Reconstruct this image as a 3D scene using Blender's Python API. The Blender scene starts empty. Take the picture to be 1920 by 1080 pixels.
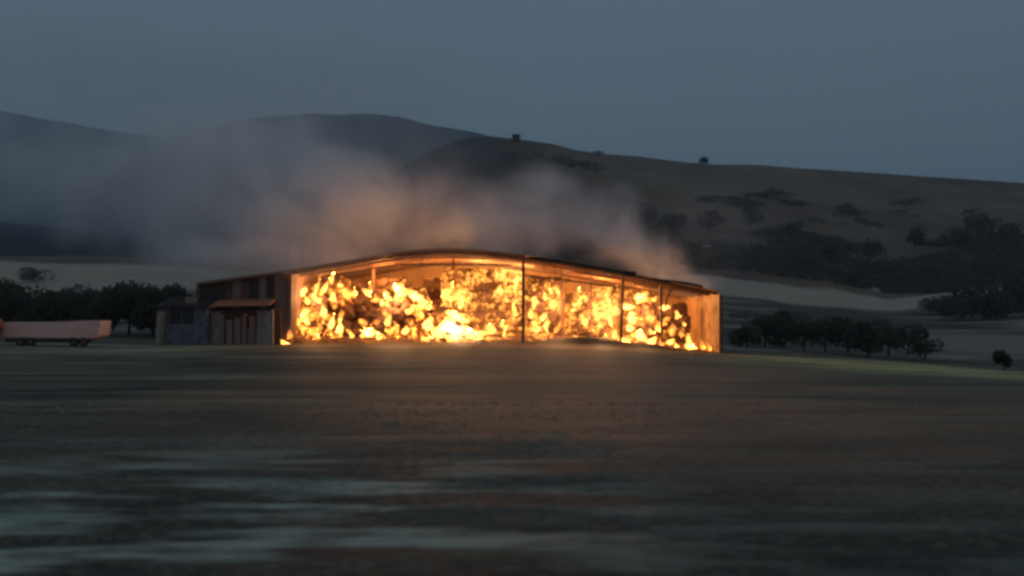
import bpy, bmesh, math, random
import numpy as np
from mathutils import Vector, Matrix, noise as mnoise

random.seed(7)
rs = np.random.RandomState(7)
scn = bpy.context.scene
C = scn.collection
R = math.radians

# ------------------------------------------------------------------ camera
F = 2059.0            # focal length in photo pixels (1920 wide)
CAMZ = 2.5
HY = 593.0            # horizon row in the photo
cam_d = bpy.data.cameras.new('camera')
cam = bpy.data.objects.new('camera', cam_d)
C.objects.link(cam)
cam_d.sensor_width = 36.0
cam_d.lens = 36.0 * F / 1920.0
cam.location = (0, 0, CAMZ)
PITCH = math.atan((HY - 540.0) / F)
cam.rotation_euler = (R(90) + PITCH, 0, 0)
cam_d.clip_start = 0.1
cam_d.clip_end = 20000
cam_d.dof.use_dof = True
cam_d.dof.focus_distance = 100.0
cam_d.dof.aperture_fstop = 0.8
cam_d.dof.aperture_ratio = 0.33
scn.camera = cam

# ------------------------------------------------------------------ world
SUN_EL, SUN_ROT = R(1.5), R(150)
world = bpy.data.worlds.new('World')
scn.world = world
world.use_nodes = True
wn, wl = world.node_tree.nodes, world.node_tree.links
wn.clear()
w_out = wn.new('ShaderNodeOutputWorld')
w_bg = wn.new('ShaderNodeBackground')
sky = wn.new('ShaderNodeTexSky')
sky.sky_type = 'NISHITA'
sky.sun_disc = False
sky.sun_elevation = SUN_EL
sky.sun_rotation = SUN_ROT
sky.dust_density = 1.0
sky.ozone_density = 2.0
# thin, even dusk overcast over the clear sky
w_geo = wn.new('ShaderNodeTexCoord')
w_map = wn.new('ShaderNodeMapping'); w_map.inputs['Scale'].default_value = (1.2, 1.2, 5.0)
w_noise = wn.new('ShaderNodeTexNoise'); w_noise.inputs['Scale'].default_value = 1.6
w_noise.inputs['Detail'].default_value = 4.0
w_ramp = wn.new('ShaderNodeMixRGB')
w_ramp.inputs[1].default_value = (0.68, 0.93, 1.24, 1)
w_ramp.inputs[2].default_value = (0.89, 1.17, 1.51, 1)
w_mix = wn.new('ShaderNodeMixRGB'); w_mix.inputs[0].default_value = 0.82
wl.new(w_geo.outputs['Generated'], w_map.inputs['Vector'])
wl.new(w_map.outputs['Vector'], w_noise.inputs['Vector'])
wl.new(w_noise.outputs['Fac'], w_ramp.inputs[0])
wl.new(sky.outputs['Color'], w_mix.inputs[1])
wl.new(w_ramp.outputs['Color'], w_mix.inputs[2])
wl.new(w_mix.outputs['Color'], w_bg.inputs['Color'])
w_bg.inputs['Strength'].default_value = 0.159
wl.new(w_bg.outputs['Background'], w_out.inputs['Surface'])

sun_d = bpy.data.lights.new('sun', 'SUN')
sun_d.energy = 0.03
sun_d.angle = R(25)
sun_d.color = (1.0, 0.86, 0.74)
sun = bpy.data.objects.new('sun', sun_d)
C.objects.link(sun)
# direction towards the sun as in the sky texture
sd = Vector((math.sin(SUN_ROT) * math.cos(SUN_EL), math.cos(SUN_ROT) * math.cos(SUN_EL), math.sin(SUN_EL)))
sun.rotation_euler = sd.to_track_quat('Z', 'Y').to_euler()
sun.location = (0, -30, 60)

scn.view_settings.view_transform = 'Standard'
scn.view_settings.look = 'None'
scn.view_settings.gamma = 1.0
scn.view_settings.exposure = 0.0
scn.render.engine = 'CYCLES'
cy = scn.cycles
cy.use_denoising = True
try: cy.denoiser = 'OPENIMAGEDENOISE'
except Exception: pass
cy.max_bounces = 8
cy.diffuse_bounces = 3
cy.glossy_bounces = 2
cy.volume_bounces = 5
cy.transparent_max_bounces = 48
cy.volume_max_steps = 256
cy.pixel_filter_type = 'BLACKMAN_HARRIS'
cy.filter_width = 3.0
cy.sample_clamp_indirect = 4.0


def P(px, py, D):
    """world point that the photo shows at pixel px,py, D metres ahead"""
    return Vector(((px - 960.0) / F * D, D, CAMZ + (HY - py) / F * D))


# ------------------------------------------------------------------ helpers
ORD = ['first','second','third','fourth','fifth','sixth','seventh','eighth','ninth','tenth','eleventh','twelfth','thirteenth','fourteenth','fifteenth','sixteenth','seventeenth','eighteenth','nineteenth','twentieth','twenty-first','twenty-second','twenty-third','twenty-fourth']
def link(name, me, mat=None, parent=None, loc=None):
    o = bpy.data.objects.new(name, me)
    C.objects.link(o)
    if mat is not None and me is not None and len(me.materials) == 0:
        me.materials.append(mat)
    if parent: o.parent = parent
    if loc is not None: o.location = loc
    return o

def tag(o, label=None, cat=None, group=None, kind=None):
    if label: o['label'] = label
    if cat: o['category'] = cat
    if group: o['group'] = group
    if kind: o['kind'] = kind
    return o

def empty(name, loc=(0, 0, 0), rz=0.0):
    o = bpy.data.objects.new(name, None)
    C.objects.link(o)
    o.location = loc
    o.rotation_euler = (0, 0, rz)
    return o

def mesh(name, verts, faces, smooth=False):
    me = bpy.data.meshes.new(name)
    me.from_pydata([tuple(v) for v in verts], [], faces)
    me.update()
    if smooth: me.shade_smooth()
    return me

class MB:
    """collects simple solids into one mesh"""
    def __init__(s): s.v, s.f = [], []
    def box(s, x0, x1, y0, y1, z0, z1):
        n = len(s.v)
        s.v += [(x0,y0,z0),(x1,y0,z0),(x1,y1,z0),(x0,y1,z0),(x0,y0,z1),(x1,y0,z1),(x1,y1,z1),(x0,y1,z1)]
        s.f += [tuple(n+i for i in q) for q in ((0,3,2,1),(4,5,6,7),(0,1,5,4),(1,2,6,5),(2,3,7,6),(3,0,4,7))]
        return s
    def bar(s, a, b, w, h=None):
        a, b = Vector(a), Vector(b)
        h = h or w
        d = (b - a).normalized()
        up = Vector((0, 0, 1)) if abs(d.z) < 0.9 else Vector((0, 1, 0))
        sx = d.cross(up).normalized(); sz = sx.cross(d).normalized()
        n = len(s.v)
        for p in (a, b):
            for i, j in ((-1,-1),(1,-1),(1,1),(-1,1)):
                s.v.append(tuple(p + sx*(i*w/2) + sz*(j*h/2)))
        s.f += [tuple(n+i for i in q) for q in ((0,1,2,3),(7,6,5,4),(0,4,5,1),(1,5,6,2),(2,6,7,3),(3,7,4,0))]
        return s
    def tube(s, a, b, r0, r1=None, n=10):
        a, b = Vector(a), Vector(b); r1 = r0 if r1 is None else r1
        d = (b - a).normalized()
        up = Vector((0, 0, 1)) if abs(d.z) < 0.9 else Vector((1, 0, 0))
        sx = d.cross(up).normalized(); sz = sx.cross(d).normalized()
        k = len(s.v)
        for p, r in ((a, r0), (b, r1)):
            for i in range(n):
                t = 2*math.pi*i/n
                s.v.append(tuple(p + (sx*math.cos(t) + sz*math.sin(t))*r))
        for i in range(n):
            j = (i+1) % n
            s.f.append((k+i, k+j, k+n+j, k+n+i))
        s.f.append(tuple(k+n-1-i for i in range(n)))
        s.f.append(tuple(k+n+i for i in range(n)))
        return s
    def prism(s, pts, y0, y1):
        """closed outline in x,z extruded from y0 to y1"""
        k = len(s.v); n = len(pts)
        for y in (y0, y1):
            for x, z in pts: s.v.append((x, y, z))
        for i in range(n):
            j = (i+1) % n
            s.f.append((k+i, k+j, k+n+j, k+n+i))
        s.f.append(tuple(k+n-1-i for i in range(n)))
        s.f.append(tuple(k+n+i for i in range(n)))
        return s
    def build(s, name, mat=None, parent=None, loc=None, bevel=0):
        me = mesh(name, s.v, s.f)
        bm = bmesh.new(); bm.from_mesh(me)
        bmesh.ops.recalc_face_normals(bm, faces=bm.faces)
        if bevel:
            bmesh.ops.bevel(bm, geom=list(bm.edges), offset=bevel, segments=1, affect='EDGES')
        bm.to_mesh(me); bm.free()
        return link(name, me, mat, parent, loc)

# ------------------------------------------------------------------ materials
def nodes_of(name):
    m = bpy.data.materials.new(name); m.use_nodes = True
    nt = m.node_tree; nt.nodes.clear()
    return m, nt, nt.nodes, nt.links

def rough_mat(name, c1, c2, scale=3.0, rough=0.9, metallic=0.0, stretch=(1,1,1), bump=0.3, detail=5.0, c3=None, s3=30.0):
    m, nt, N, L = nodes_of(name)
    out = N.new('ShaderNodeOutputMaterial'); b = N.new('ShaderNodeBsdfPrincipled')
    geo = N.new('ShaderNodeNewGeometry'); mp = N.new('ShaderNodeMapping')
    mp.inputs['Scale'].default_value = stretch
    no = N.new('ShaderNodeTexNoise'); no.inputs['Scale'].default_value = scale
    no.inputs['Detail'].default_value = detail; no.inputs['Roughness'].default_value = 0.65
    rp = N.new('ShaderNodeMapRange'); rp.inputs[1].default_value = 0.35; rp.inputs[2].default_value = 0.65
    mx = N.new('ShaderNodeMixRGB'); mx.inputs[1].default_value = (*c1, 1); mx.inputs[2].default_value = (*c2, 1)
    bp = N.new('ShaderNodeBump'); bp.inputs['Strength'].default_value = bump; bp.inputs['Distance'].default_value = 0.05
    L.new(geo.outputs['Position'], mp.inputs['Vector']); L.new(mp.outputs[0], no.inputs['Vector'])
    L.new(no.outputs['Fac'], rp.inputs[0]); L.new(rp.outputs[0], mx.inputs[0])
    col = mx.outputs[0]
    if c3:
        n3 = N.new('ShaderNodeTexNoise'); n3.inputs['Scale'].default_value = s3; n3.inputs['Detail'].default_value = 3
        L.new(geo.outputs['Position'], n3.inputs['Vector'])
        r3 = N.new('ShaderNodeMapRange'); r3.inputs[1].default_value = 0.55; r3.inputs[2].default_value = 0.68
        L.new(n3.outputs['Fac'], r3.inputs[0])
        m3 = N.new('ShaderNodeMixRGB'); m3.inputs[2].default_value = (*c3, 1)
        L.new(r3.outputs[0], m3.inputs[0]); L.new(col, m3.inputs[1]); col = m3.outputs[0]
    L.new(col, b.inputs['Base Color'])
    L.new(no.outputs['Fac'], bp.inputs['Height']); L.new(bp.outputs[0], b.inputs['Normal'])
    b.inputs['Roughness'].default_value = rough; b.inputs['Metallic'].default_value = metallic
    b.inputs['Specular IOR Level'].default_value = 0.2
    L.new(b.outputs[0], out.inputs['Surface'])
    return m

M = {}
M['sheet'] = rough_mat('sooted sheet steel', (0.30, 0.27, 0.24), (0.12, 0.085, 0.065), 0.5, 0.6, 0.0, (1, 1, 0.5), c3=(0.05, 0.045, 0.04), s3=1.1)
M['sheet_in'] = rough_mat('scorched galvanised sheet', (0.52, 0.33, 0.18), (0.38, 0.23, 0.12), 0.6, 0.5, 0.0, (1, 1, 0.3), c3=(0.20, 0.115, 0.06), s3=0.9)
M['roof_top'] = rough_mat('rusty roof sheet', (0.30, 0.17, 0.10), (0.17, 0.105, 0.07), 0.8, 0.6)
M['steel'] = rough_mat('fire reddened steel', (0.24, 0.13, 0.075), (0.12, 0.07, 0.045), 2.0, 0.6)
M['char'] = rough_mat('charred beam', (0.028, 0.022, 0.02), (0.012, 0.01, 0.01), 4.0, 0.9)
M['render_wall'] = rough_mat('weathered blue grey render', (0.16, 0.17, 0.21), (0.10, 0.10, 0.125), 1.2, 0.9, c3=(0.06, 0.06, 0.07), s3=3)
M['pale_wall'] = rough_mat('pale plaster', (0.38, 0.32, 0.28), (0.17, 0.14, 0.12), 1.5, 0.9, stretch=(2, 2, 0.7))
M['dark_open'] = rough_mat('dark boarding', (0.025, 0.022, 0.02), (0.05, 0.04, 0.035), 3.0, 0.9)
M['tile'] = rough_mat('terracotta roofing', (0.55, 0.21, 0.11), (0.38, 0.15, 0.08), 2.5, 0.8)
M['tarp'] = rough_mat('pale pinkish tarpaulin', (0.80, 0.52, 0.46), (0.66, 0.42, 0.36), 1.0, 0.6, stretch=(0.4, 1, 3))
M['red_paint'] = rough_mat('faded red paint', (0.50, 0.12, 0.09), (0.38, 0.12, 0.09), 1.5, 0.4)
M['white_paint'] = rough_mat('dirty white paint', (0.70, 0.68, 0.64), (0.50, 0.48, 0.44), 2.0, 0.5)
M['glass'] = rough_mat('dark window glass', (0.03, 0.035, 0.04), (0.02, 0.022, 0.025), 1.0, 0.1)
M['rubber'] = rough_mat('black rubber', (0.025, 0.025, 0.025), (0.04, 0.04, 0.04), 6.0, 0.9)
M['bark'] = rough_mat('dark bark', (0.05, 0.04, 0.03), (0.03, 0.025, 0.02), 5, 0.95)
M['leaf'] = rough_mat('dark scrub leaves', (0.12, 0.11, 0.08), (0.08, 0.078, 0.055), 0.9, 0.9, c3=(0.12, 0.11, 0.085), s3=0.45)
M['leaf_b'] = rough_mat('dull olive leaves', (0.13, 0.13, 0.10), (0.085, 0.09, 0.07), 0.9, 0.9)
M['stone'] = rough_mat('pale field stone', (0.40, 0.38, 0.36), (0.28, 0.26, 0.24), 3, 0.95)
M['soil_glow'] = rough_mat('burnt earth', (0.10, 0.062, 0.04), (0.055, 0.036, 0.025), 1.5, 0.95)
M['grass'] = rough_mat('coarse dry grass', (0.42, 0.40, 0.30), (0.28, 0.26, 0.20), 0.25, 0.9, stretch=(0.3, 1, 1))
M['straw'] = rough_mat('pale cut straw', (0.30, 0.31, 0.27), (0.18, 0.19, 0.165), 0.5, 0.9)

for key in ('leaf', 'leaf_b'):                     # leaves let some light through
    nt = M[key].node_tree; N, L = nt.nodes, nt.links
    b = next(n for n in N if n.type == 'BSDF_PRINCIPLED'); out = next(n for n in N if n.type == 'OUTPUT_MATERIAL')
    tr_ = N.new('ShaderNodeBsdfTranslucent'); mx = N.new('ShaderNodeMixShader'); mx.inputs[0].default_value = 0.5
    L.new(b.inputs['Base Color'].links[0].from_socket, tr_.inputs['Color'])
    L.new(b.outputs[0], mx.inputs[1]); L.new(tr_.outputs[0], mx.inputs[2]); L.new(mx.outputs[0], out.inputs['Surface'])

def ramp(N, stops):
    r = N.new('ShaderNodeValToRGB')
    el = r.color_ramp.elements
    while len(el) > 1: el.remove(el[-1])
    el[0].position = stops[0][0]; el[0].color = (*stops[0][1], 1)
    for p, c in stops[1:]:
        e = el.new(p); e.color = (*c, 1)
    return r

def ember_mat(name, scale, gain):
    """burning straw: char with glowing, flame covered patches; object colour R sets how far it has caught"""
    m, nt, N, L = nodes_of(name)
    out = N.new('ShaderNodeOutputMaterial'); b = N.new('ShaderNodeBsdfPrincipled')
    geo = N.new('ShaderNodeNewGeometry'); oi = N.new('ShaderNodeObjectInfo')
    sep = N.new('ShaderNodeSeparateColor'); L.new(oi.outputs['Color'], sep.inputs[0])
    n1 = N.new('ShaderNodeTexNoise'); n1.inputs['Scale'].default_value = scale; n1.inputs['Detail'].default_value = 5
    n1.inputs['Roughness'].default_value = 0.62; n1.inputs['Distortion'].default_value = 1.1
    L.new(geo.outputs['Position'], n1.inputs['Vector'])
    n2 = N.new('ShaderNodeTexNoise'); n2.inputs['Scale'].default_value = scale*0.28; n2.inputs['Detail'].default_value = 2
    L.new(geo.outputs['Position'], n2.inputs['Vector'])
    a1 = N.new('ShaderNodeMath'); a1.operation = 'MULTIPLY_ADD'; a1.inputs[1].default_value = 1.0
    L.new(n2.outputs['Fac'], a1.inputs[0]); L.new(n1.outputs['Fac'], a1.inputs[2])
    a2 = N.new('ShaderNodeMath'); a2.operation = 'ADD'
    L.new(a1.outputs[0], a2.inputs[0]); L.new(sep.outputs[0], a2.inputs[1])
    mr = N.new('ShaderNodeMapRange'); mr.inputs[1].default_value = 1.28; mr.inputs[2].default_value = 1.66
    L.new(a2.outputs[0], mr.inputs[0])
    r = ramp(N, [(0.0, (0.02, 0.004, 0.0)), (0.20, (0.10, 0.022, 0.002)), (0.38, (0.42, 0.11, 0.010)), (0.56, (0.90, 0.32, 0.040)),
                 (0.74, (1.0, 0.40, 0.065)), (1.0, (1.0, 0.44, 0.085))])
    L.new(mr.outputs[0], r.inputs[0])
    st = N.new('ShaderNodeMapRange'); st.inputs[1].default_value = 0.35; st.inputs[2].default_value = 1.0
    st.inputs[3].default_value = 0.9; st.inputs[4].default_value = gain
    L.new(mr.outputs[0], st.inputs[0])
    b.inputs['Base Color'].default_value = (0.13, 0.065, 0.032, 1); b.inputs['Roughness'].default_value = 0.95
    L.new(r.outputs[0], b.inputs['Emission Color']); L.new(st.outputs[0], b.inputs['Emission Strength'])
    L.new(b.outputs[0], out.inputs['Surface'])
    return m
M['ember'] = ember_mat('burning straw', 2.6, 2.4)
M['ember_fine'] = ember_mat('fiercely burning straw', 5.5, 2.4)

def flame_mat(name, col, strength):
    m, nt, N, L = nodes_of(name)
    out = N.new('ShaderNodeOutputMaterial'); e = N.new('ShaderNodeEmission')
    e.inputs['Color'].default_value = (*col, 1); e.inputs['Strength'].default_value = strength
    L.new(e.outputs[0], out.inputs['Volume'])
    return m
M['flame_yellow'] = flame_mat('yellow flame', (1.0, 0.43, 0.08), 8.5)
M['flame_orange'] = flame_mat('orange flame', (1.0, 0.30, 0.045), 4.0)
M['flame_white'] = flame_mat('white hot flame', (1.0, 0.86, 0.72), 1.6)

# ------------------------------------------------------------------ terrain
PX = np.array([-2500, -600, 0, 150, 300, 500, 640, 800, 960, 1100, 1200, 1350, 1500, 1660, 1750, 1920, 2500, 4500], float)
BASE = np.array([640, 640, 640, 642, 645, 645, 644, 643, 641, 646, 652, 661, 668, 676, 684, 698, 720, 740], float)
rows = [  # distance, photo row of the ground there for every PX
 (160,  [620, 620, 620, 620, 618, 618, 618, 618, 618, 618, 620, 636, 643, 650, 656, 662, 670, 690]),
 (220,  [600, 596, 592, 592, 590, 588, 585, 585, 585, 590, 592, 596, 604, 612, 618, 622, 630, 640]),
 (300,  [556, 550, 540, 540, 540, 540, 540, 545, 545, 550, 552, 552, 566, 584, 582, 572, 570, 580]),
 (400,  [515, 505, 497, 497, 495, 500, 505, 510, 512, 515, 520, 522, 541, 566, 552, 528, 520, 540]),
 (700,  [480, 470, 462, 470, 478, 470, 460, 440, 420, 400, 405, 415, 425, 440, 440, 430, 430, 470]),
 (1000, [470, 445, 415, 430, 455, 430, 380, 300, 258, 281, 289, 303, 312, 321, 327, 342, 380, 440]),
]
sk_px = np.array([-2500, -600, 0, 150, 300, 500, 640, 800, 850, 900, 960, 1000, 1040, 1080, 1120, 1160, 1200, 1280, 1350, 1420, 1500, 1580, 1660, 1750, 1920, 2500, 4500], float)
sk_y = np.array([470, 445, 415, 430, 455, 430, 370, 285, 262, 256, 259, 264, 270, 280, 286, 289, 292, 303, 308, 308, 314, 319, 324, 331, 343, 380, 440], float)

def fnoise(x, y, seed=0):
    """cheap smooth value noise, vectorised"""
    xi, yi = np.floor(x).astype(np.int64), np.floor(y).astype(np.int64)
    fx, fy = x - xi, y - yi
    fx, fy = fx*fx*(3-2*fx), fy*fy*(3-2*fy)
    def h(a, b):
        n = (a*374761393 + b*668265263 + seed*1274126177) & 0x7fffffff
        n = ((n ^ (n >> 13)) * 1274126177) & 0x7fffffff
        return ((n ^ (n >> 16)) & 0xffff) / 65535.0
    return (h(xi,yi)*(1-fx)+h(xi+1,yi)*fx)*(1-fy) + (h(xi,yi+1)*(1-fx)+h(xi+1,yi+1)*fx)*fy - 0.5

def row_z(D, ys, px, pxs=PX):
    return CAMZ + (HY - np.interp(px, pxs, ys)) / F * D

def ground_z(X, Y):
    X = np.asarray(X, float); Y = np.asarray(Y, float)
    px98 = 960 + F * X / 98.0
    zb = row_z(98.0, BASE, px98)
    zb = np.clip(zb, -6, 1)
    # near field rolls gently up to the barn
    t = np.clip((Y - 8) / 90.0, 0, 1); t = t*t*(3-2*t)
    z_near = zb * t
    z_near = z_near + 0.10*fnoise(X/9.0, Y/3.2, 3)*np.clip((95-Y)/20, 0, 1) + 0.05*fnoise(X/3.0, Y/1.1, 4)*np.clip((95-Y)/20, 0, 1)
    px = 960 + F * X / np.maximum(Y, 60.0)
    Ds = [98.0, 128.0]
    Z = [zb, zb - 0.25]
    for D, ys in rows[:-1]:
        Ds.append(D); Z.append(row_z(D, ys, px))
    Ds.append(1000.0); Z.append(row_z(1000.0, sk_y, px, sk_px))
    Ds += [1500.0, 9000.0]; Z += [Z[-1]*0.55, Z[-1]*0.0 - 20]
    out = z_near.copy()
    for i in range(len(Ds) - 1):
        m = (Y >= Ds[i]) & (Y <= Ds[i+1])
        s = np.clip((Y - Ds[i]) / (Ds[i+1] - Ds[i]), 0, 1)
        if i == len(Ds) - 3: s = 1-(1-s)**1.0
        out = np.where(m, Z[i]*(1-s) + Z[i+1]*s, out)
    far = np.clip((Y - 170) / 300.0, 0, 1)
    out = out + far*(7.0*fnoise(X/90.0, Y/110.0, 11) + 3.0*fnoise(X/33.0, Y/45.0, 12) + 1.2*fnoise(X/11.0, Y/14.0, 14)) * np.clip((1000-Y)/500 + 0.12, 0.12, 1)
    # mound of raked ash and earth thrown up before the barn
    out = out + 0.75*np.exp(-((X - 6.8)/4.0)**2 - ((Y - 96.0)/1.6)**2) + 0.35*np.exp(-((X - 12.5)/2.2)**2 - ((Y - 96.4)/1.2)**2)
    return out

def gz(x, y): return float(ground_z(np.array([x]), np.array([y]))[0])

Ys = np.concatenate([np.linspace(-60, 6, 12), np.linspace(7, 40, 150), np.linspace(40.4, 104, 170), np.geomspace(105.5, 1000, 210), np.geomspace(1008, 1500, 25), np.geomspace(1600, 9000, 14)])
ts = np.concatenate([np.linspace(-2.2, -0.62, 40), np.linspace(-0.6, 0.6, 420), np.linspace(0.62, 2.2, 40)])
TT, YY = np.meshgrid(ts, Ys)
WW = np.sqrt(np.maximum(YY, 0)**2 + 25.0**2)
XX = TT * WW
ZZ = ground_z(XX, YY)
nx, ny = len(ts), len(Ys)
verts = np.stack([XX.ravel(), YY.ravel(), ZZ.ravel()], 1)
idx = np.arange(nx*ny).reshape(ny, nx)
quads = np.stack([idx[:-1,:-1].ravel(), idx[:-1,1:].ravel(), idx[1:,1:].ravel(), idx[1:,:-1].ravel()], 1)
def grid_mesh(name, verts, quads):
    me = bpy.data.meshes.new(name)
    me.vertices.add(len(verts)); me.vertices.foreach_set('co', verts.astype(np.float32).ravel())
    me.loops.add(len(quads)*4); me.loops.foreach_set('vertex_index', quads.astype(np.int32).ravel())
    me.polygons.add(len(quads))
    me.polygons.foreach_set('loop_start', np.arange(0, len(quads)*4, 4, dtype=np.int32))
    me.update(calc_edges=True); me.validate(); me.shade_smooth()
    return me

def ground_mat():
    m, nt, N, L = nodes_of('field and hillside')
    out = N.new('ShaderNodeOutputMaterial'); b = N.new('ShaderNodeBsdfPrincipled')
    geo = N.new('ShaderNodeNewGeometry')
    sep = N.new('ShaderNodeSeparateXYZ'); L.new(geo.outputs['Position'], sep.inputs[0])
    def noise(scale, stretch=(1,1,1), detail=4, rough=0.6, loc=(0,0,0)):
        mp = N.new('ShaderNodeMapping'); mp.inputs['Scale'].default_value = stretch; mp.inputs['Location'].default_value = loc
        n = N.new('ShaderNodeTexNoise'); n.inputs['Scale'].default_value = scale
        n.inputs['Detail'].default_value = detail; n.inputs['Roughness'].default_value = rough
        L.new(geo.outputs['Position'], mp.inputs['Vector']); L.new(mp.outputs[0], n.inputs['Vector'])
        return n.outputs['Fac']
    def mr(v, a, c, lo=0.0, hi=1.0):
        n = N.new('ShaderNodeMapRange'); n.inputs[1].default_value = a; n.inputs[2].default_value = c
        n.inputs[3].default_value = lo; n.inputs[4].default_value = hi
        L.new(v, n.inputs[0]); return n.outputs[0]
    def mul(a, c):
        n = N.new('ShaderNodeMath'); n.operation = 'MULTIPLY'
        L.new(a, n.inputs[0])
        if isinstance(c, float): n.inputs[1].default_value = c
        else: L.new(c, n.inputs[1])
        return n.outputs[0]
    def mix(f, a, c):
        n = N.new('ShaderNodeMixRGB'); L.new(f, n.inputs[0])
        for i, v in ((1, a), (2, c)):
            if isinstance(v, tuple): n.inputs[i].default_value = (*v, 1)
            else: L.new(v, n.inputs[i])
        return n.outputs[0]
    X, Y = sep.outputs[0], sep.outputs[1]
    # near field: dark mown grass and bare earth with pale swaths of dry cut grass lying across
    base = mix(mr(noise(0.16, (0.35, 1.3, 1), 5), 0.38, 0.62), (0.040, 0.042, 0.027), (0.23, 0.24, 0.135))
    base = mix(mr(noise(2.2, (0.7, 1, 1), 5, 0.75), 0.4, 0.7, 0.0, 0.6), base, (0.15, 0.125, 0.075))
    swath = mr(noise(0.60, (0.42, 1.15, 1), 5, 0.55, (3.1, 0.4, 0)), 0.47, 0.60)
    bl = mul(mr(X, 2.5, -1.5, 0.22, 1.0), mr(Y, 24.0, 15.0))
    lines = mr(noise(0.7, (0.09, 1.0, 1), 4, 0.6, (0.3, 7.4, 0)), 0.47, 0.57)
    base = mix(mul(lines, 0.9), base, (0.040, 0.036, 0.024))
    near = mr(Y, 34.0, 17.0, 0.0, 0.72)
    base = mix(near, base, (0.032, 0.032, 0.028))
    base = mix(mul(mul(swath, bl), 0.9), base, (0.50, 0.55, 0.43))
    # warm glow of the fire painted into the earth colour in broad patches
    soil_glow = mul(mr(noise(0.055, (0.5, 1.0, 1), 4, 0.6, (1.6, 0.2, 0)), 0.36, 0.54), mr(noise(0.35, (0.4, 1, 1), 4, 0.7), 0.3, 0.6, 0.35, 1.0))
    soil_glow = mul(soil_glow, mul(mr(noise(0.05, (1, 0.6, 1), 2, 0.5, (0.9, 0.3, 0)), 0.30, 0.5), mul(mul(mr(X, -13.0, -1.0, 0.0, 1.0), mr(X, 20.0, 8.0, 0.12, 1.0)), mr(Y, 14.0, 32.0, 0.12, 1.0))))
    soil_glow = mr(soil_glow, 0.0, 0.6)
    base = mix(mul(soil_glow, 0.9), base, (0.42, 0.205, 0.105))
    # ground scorched and blackened with ash in front of the barn
    sc1 = mul(mul(mr(Y, 86.0, 93.0), mr(X, -25.0, -19.0)), mr(X, 23.0, 18.0))
    base = mix(mul(sc1, mr(noise(0.35, (0.5, 1, 1), 4, 0.7), 0.25, 0.5, 0.5, 1.0)), base, (0.045, 0.030, 0.022))
    # yellowish dry grass verge to the right of the barn
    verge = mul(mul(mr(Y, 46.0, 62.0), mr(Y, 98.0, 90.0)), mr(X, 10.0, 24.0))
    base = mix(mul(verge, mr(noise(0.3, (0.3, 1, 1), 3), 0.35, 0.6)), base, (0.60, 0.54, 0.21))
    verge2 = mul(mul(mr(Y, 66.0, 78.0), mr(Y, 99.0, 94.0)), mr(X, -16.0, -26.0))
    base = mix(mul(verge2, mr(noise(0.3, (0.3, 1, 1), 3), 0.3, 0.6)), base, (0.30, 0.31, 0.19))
    # hillside: dark scrub with dry openings
    hill = mix(mr(noise(0.012, (1, 0.8, 1), 6, 0.62), 0.42, 0.62), (0.12, 0.062, 0.040), (0.21, 0.135, 0.08))
    hill = mix(mr(noise(0.06, (1, 0.5, 1), 4, 0.6), 0.48, 0.62, 0, 0.75), hill, (0.10, 0.065, 0.042))
    top = mul(mr(Y, 620.0, 820.0), mr(noise(0.006, (1, 1.4, 1), 4), 0.38, 0.55))
    hill = mix(mul(top, 0.7), hill, (0.23, 0.16, 0.095))
    wood = mul(mr(Y, 430.0, 460.0), mr(X, 60.0, -60.0))
    hill = mix(wood, hill, (0.022, 0.026, 0.026))
    # pale stubble field at the foot of the hill
    edge = N.new('ShaderNodeMath'); edge.operation = 'MULTIPLY_ADD'; edge.inputs[1].default_value = 70.0
    L.new(noise(0.02, (1, 0, 1), 3), edge.inputs[0]); L.new(Y, edge.inputs[2])
    pale = mul(mr(edge.outputs[0], 328.0, 340.0), mr(edge.outputs[0], 442.0, 432.0))
    hill = mix(pale, hill, mix(noise(0.05, (0.2, 1.5, 1), 4), (0.36, 0.28, 0.20), (0.54, 0.43, 0.31)))
    scrub = mul(mr(Y, 118.0, 132.0), mr(edge.outputs[0], 334.0, 328.0))
    low = mix(mr(noise(0.05, (0.4, 1.2, 1), 5), 0.48, 0.60), (0.07, 0.06, 0.042), (0.30, 0.25, 0.19))
    pathm = mul(mul(mr(Y, 150.0, 158.0), mr(Y, 212.0, 200.0)), mr(X, 58.0, 66.0))
    low = mix(pathm, low, mix(noise(0.12, (0.3, 1.5, 1), 4), (0.16, 0.13, 0.095), (0.34, 0.28, 0.21)))
    hill = mix(scrub, hill, low)
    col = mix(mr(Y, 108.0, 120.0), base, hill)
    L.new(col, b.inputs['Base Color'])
    bp = N.new('ShaderNodeBump'); bp.inputs['Strength'].default_value = 0.5; bp.inputs['Distance'].default_value = 0.1
    L.new(noise(1.3, (0.5, 1, 1), 6, 0.7), bp.inputs['Height']); L.new(bp.outputs[0], b.inputs['Normal'])
    b.inputs['Roughness'].default_value = 0.62
    L.new(mr(Y, 112.0, 100.0, 0.05, 0.08), b.inputs['Specular IOR Level'])
    L.new(b.outputs[0], out.inputs['Surface'])
    return m
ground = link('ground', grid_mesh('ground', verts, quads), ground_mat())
tag(ground, kind='structure')
ground['label'] = 'dark rough field rising to a brown hillside'

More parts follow.
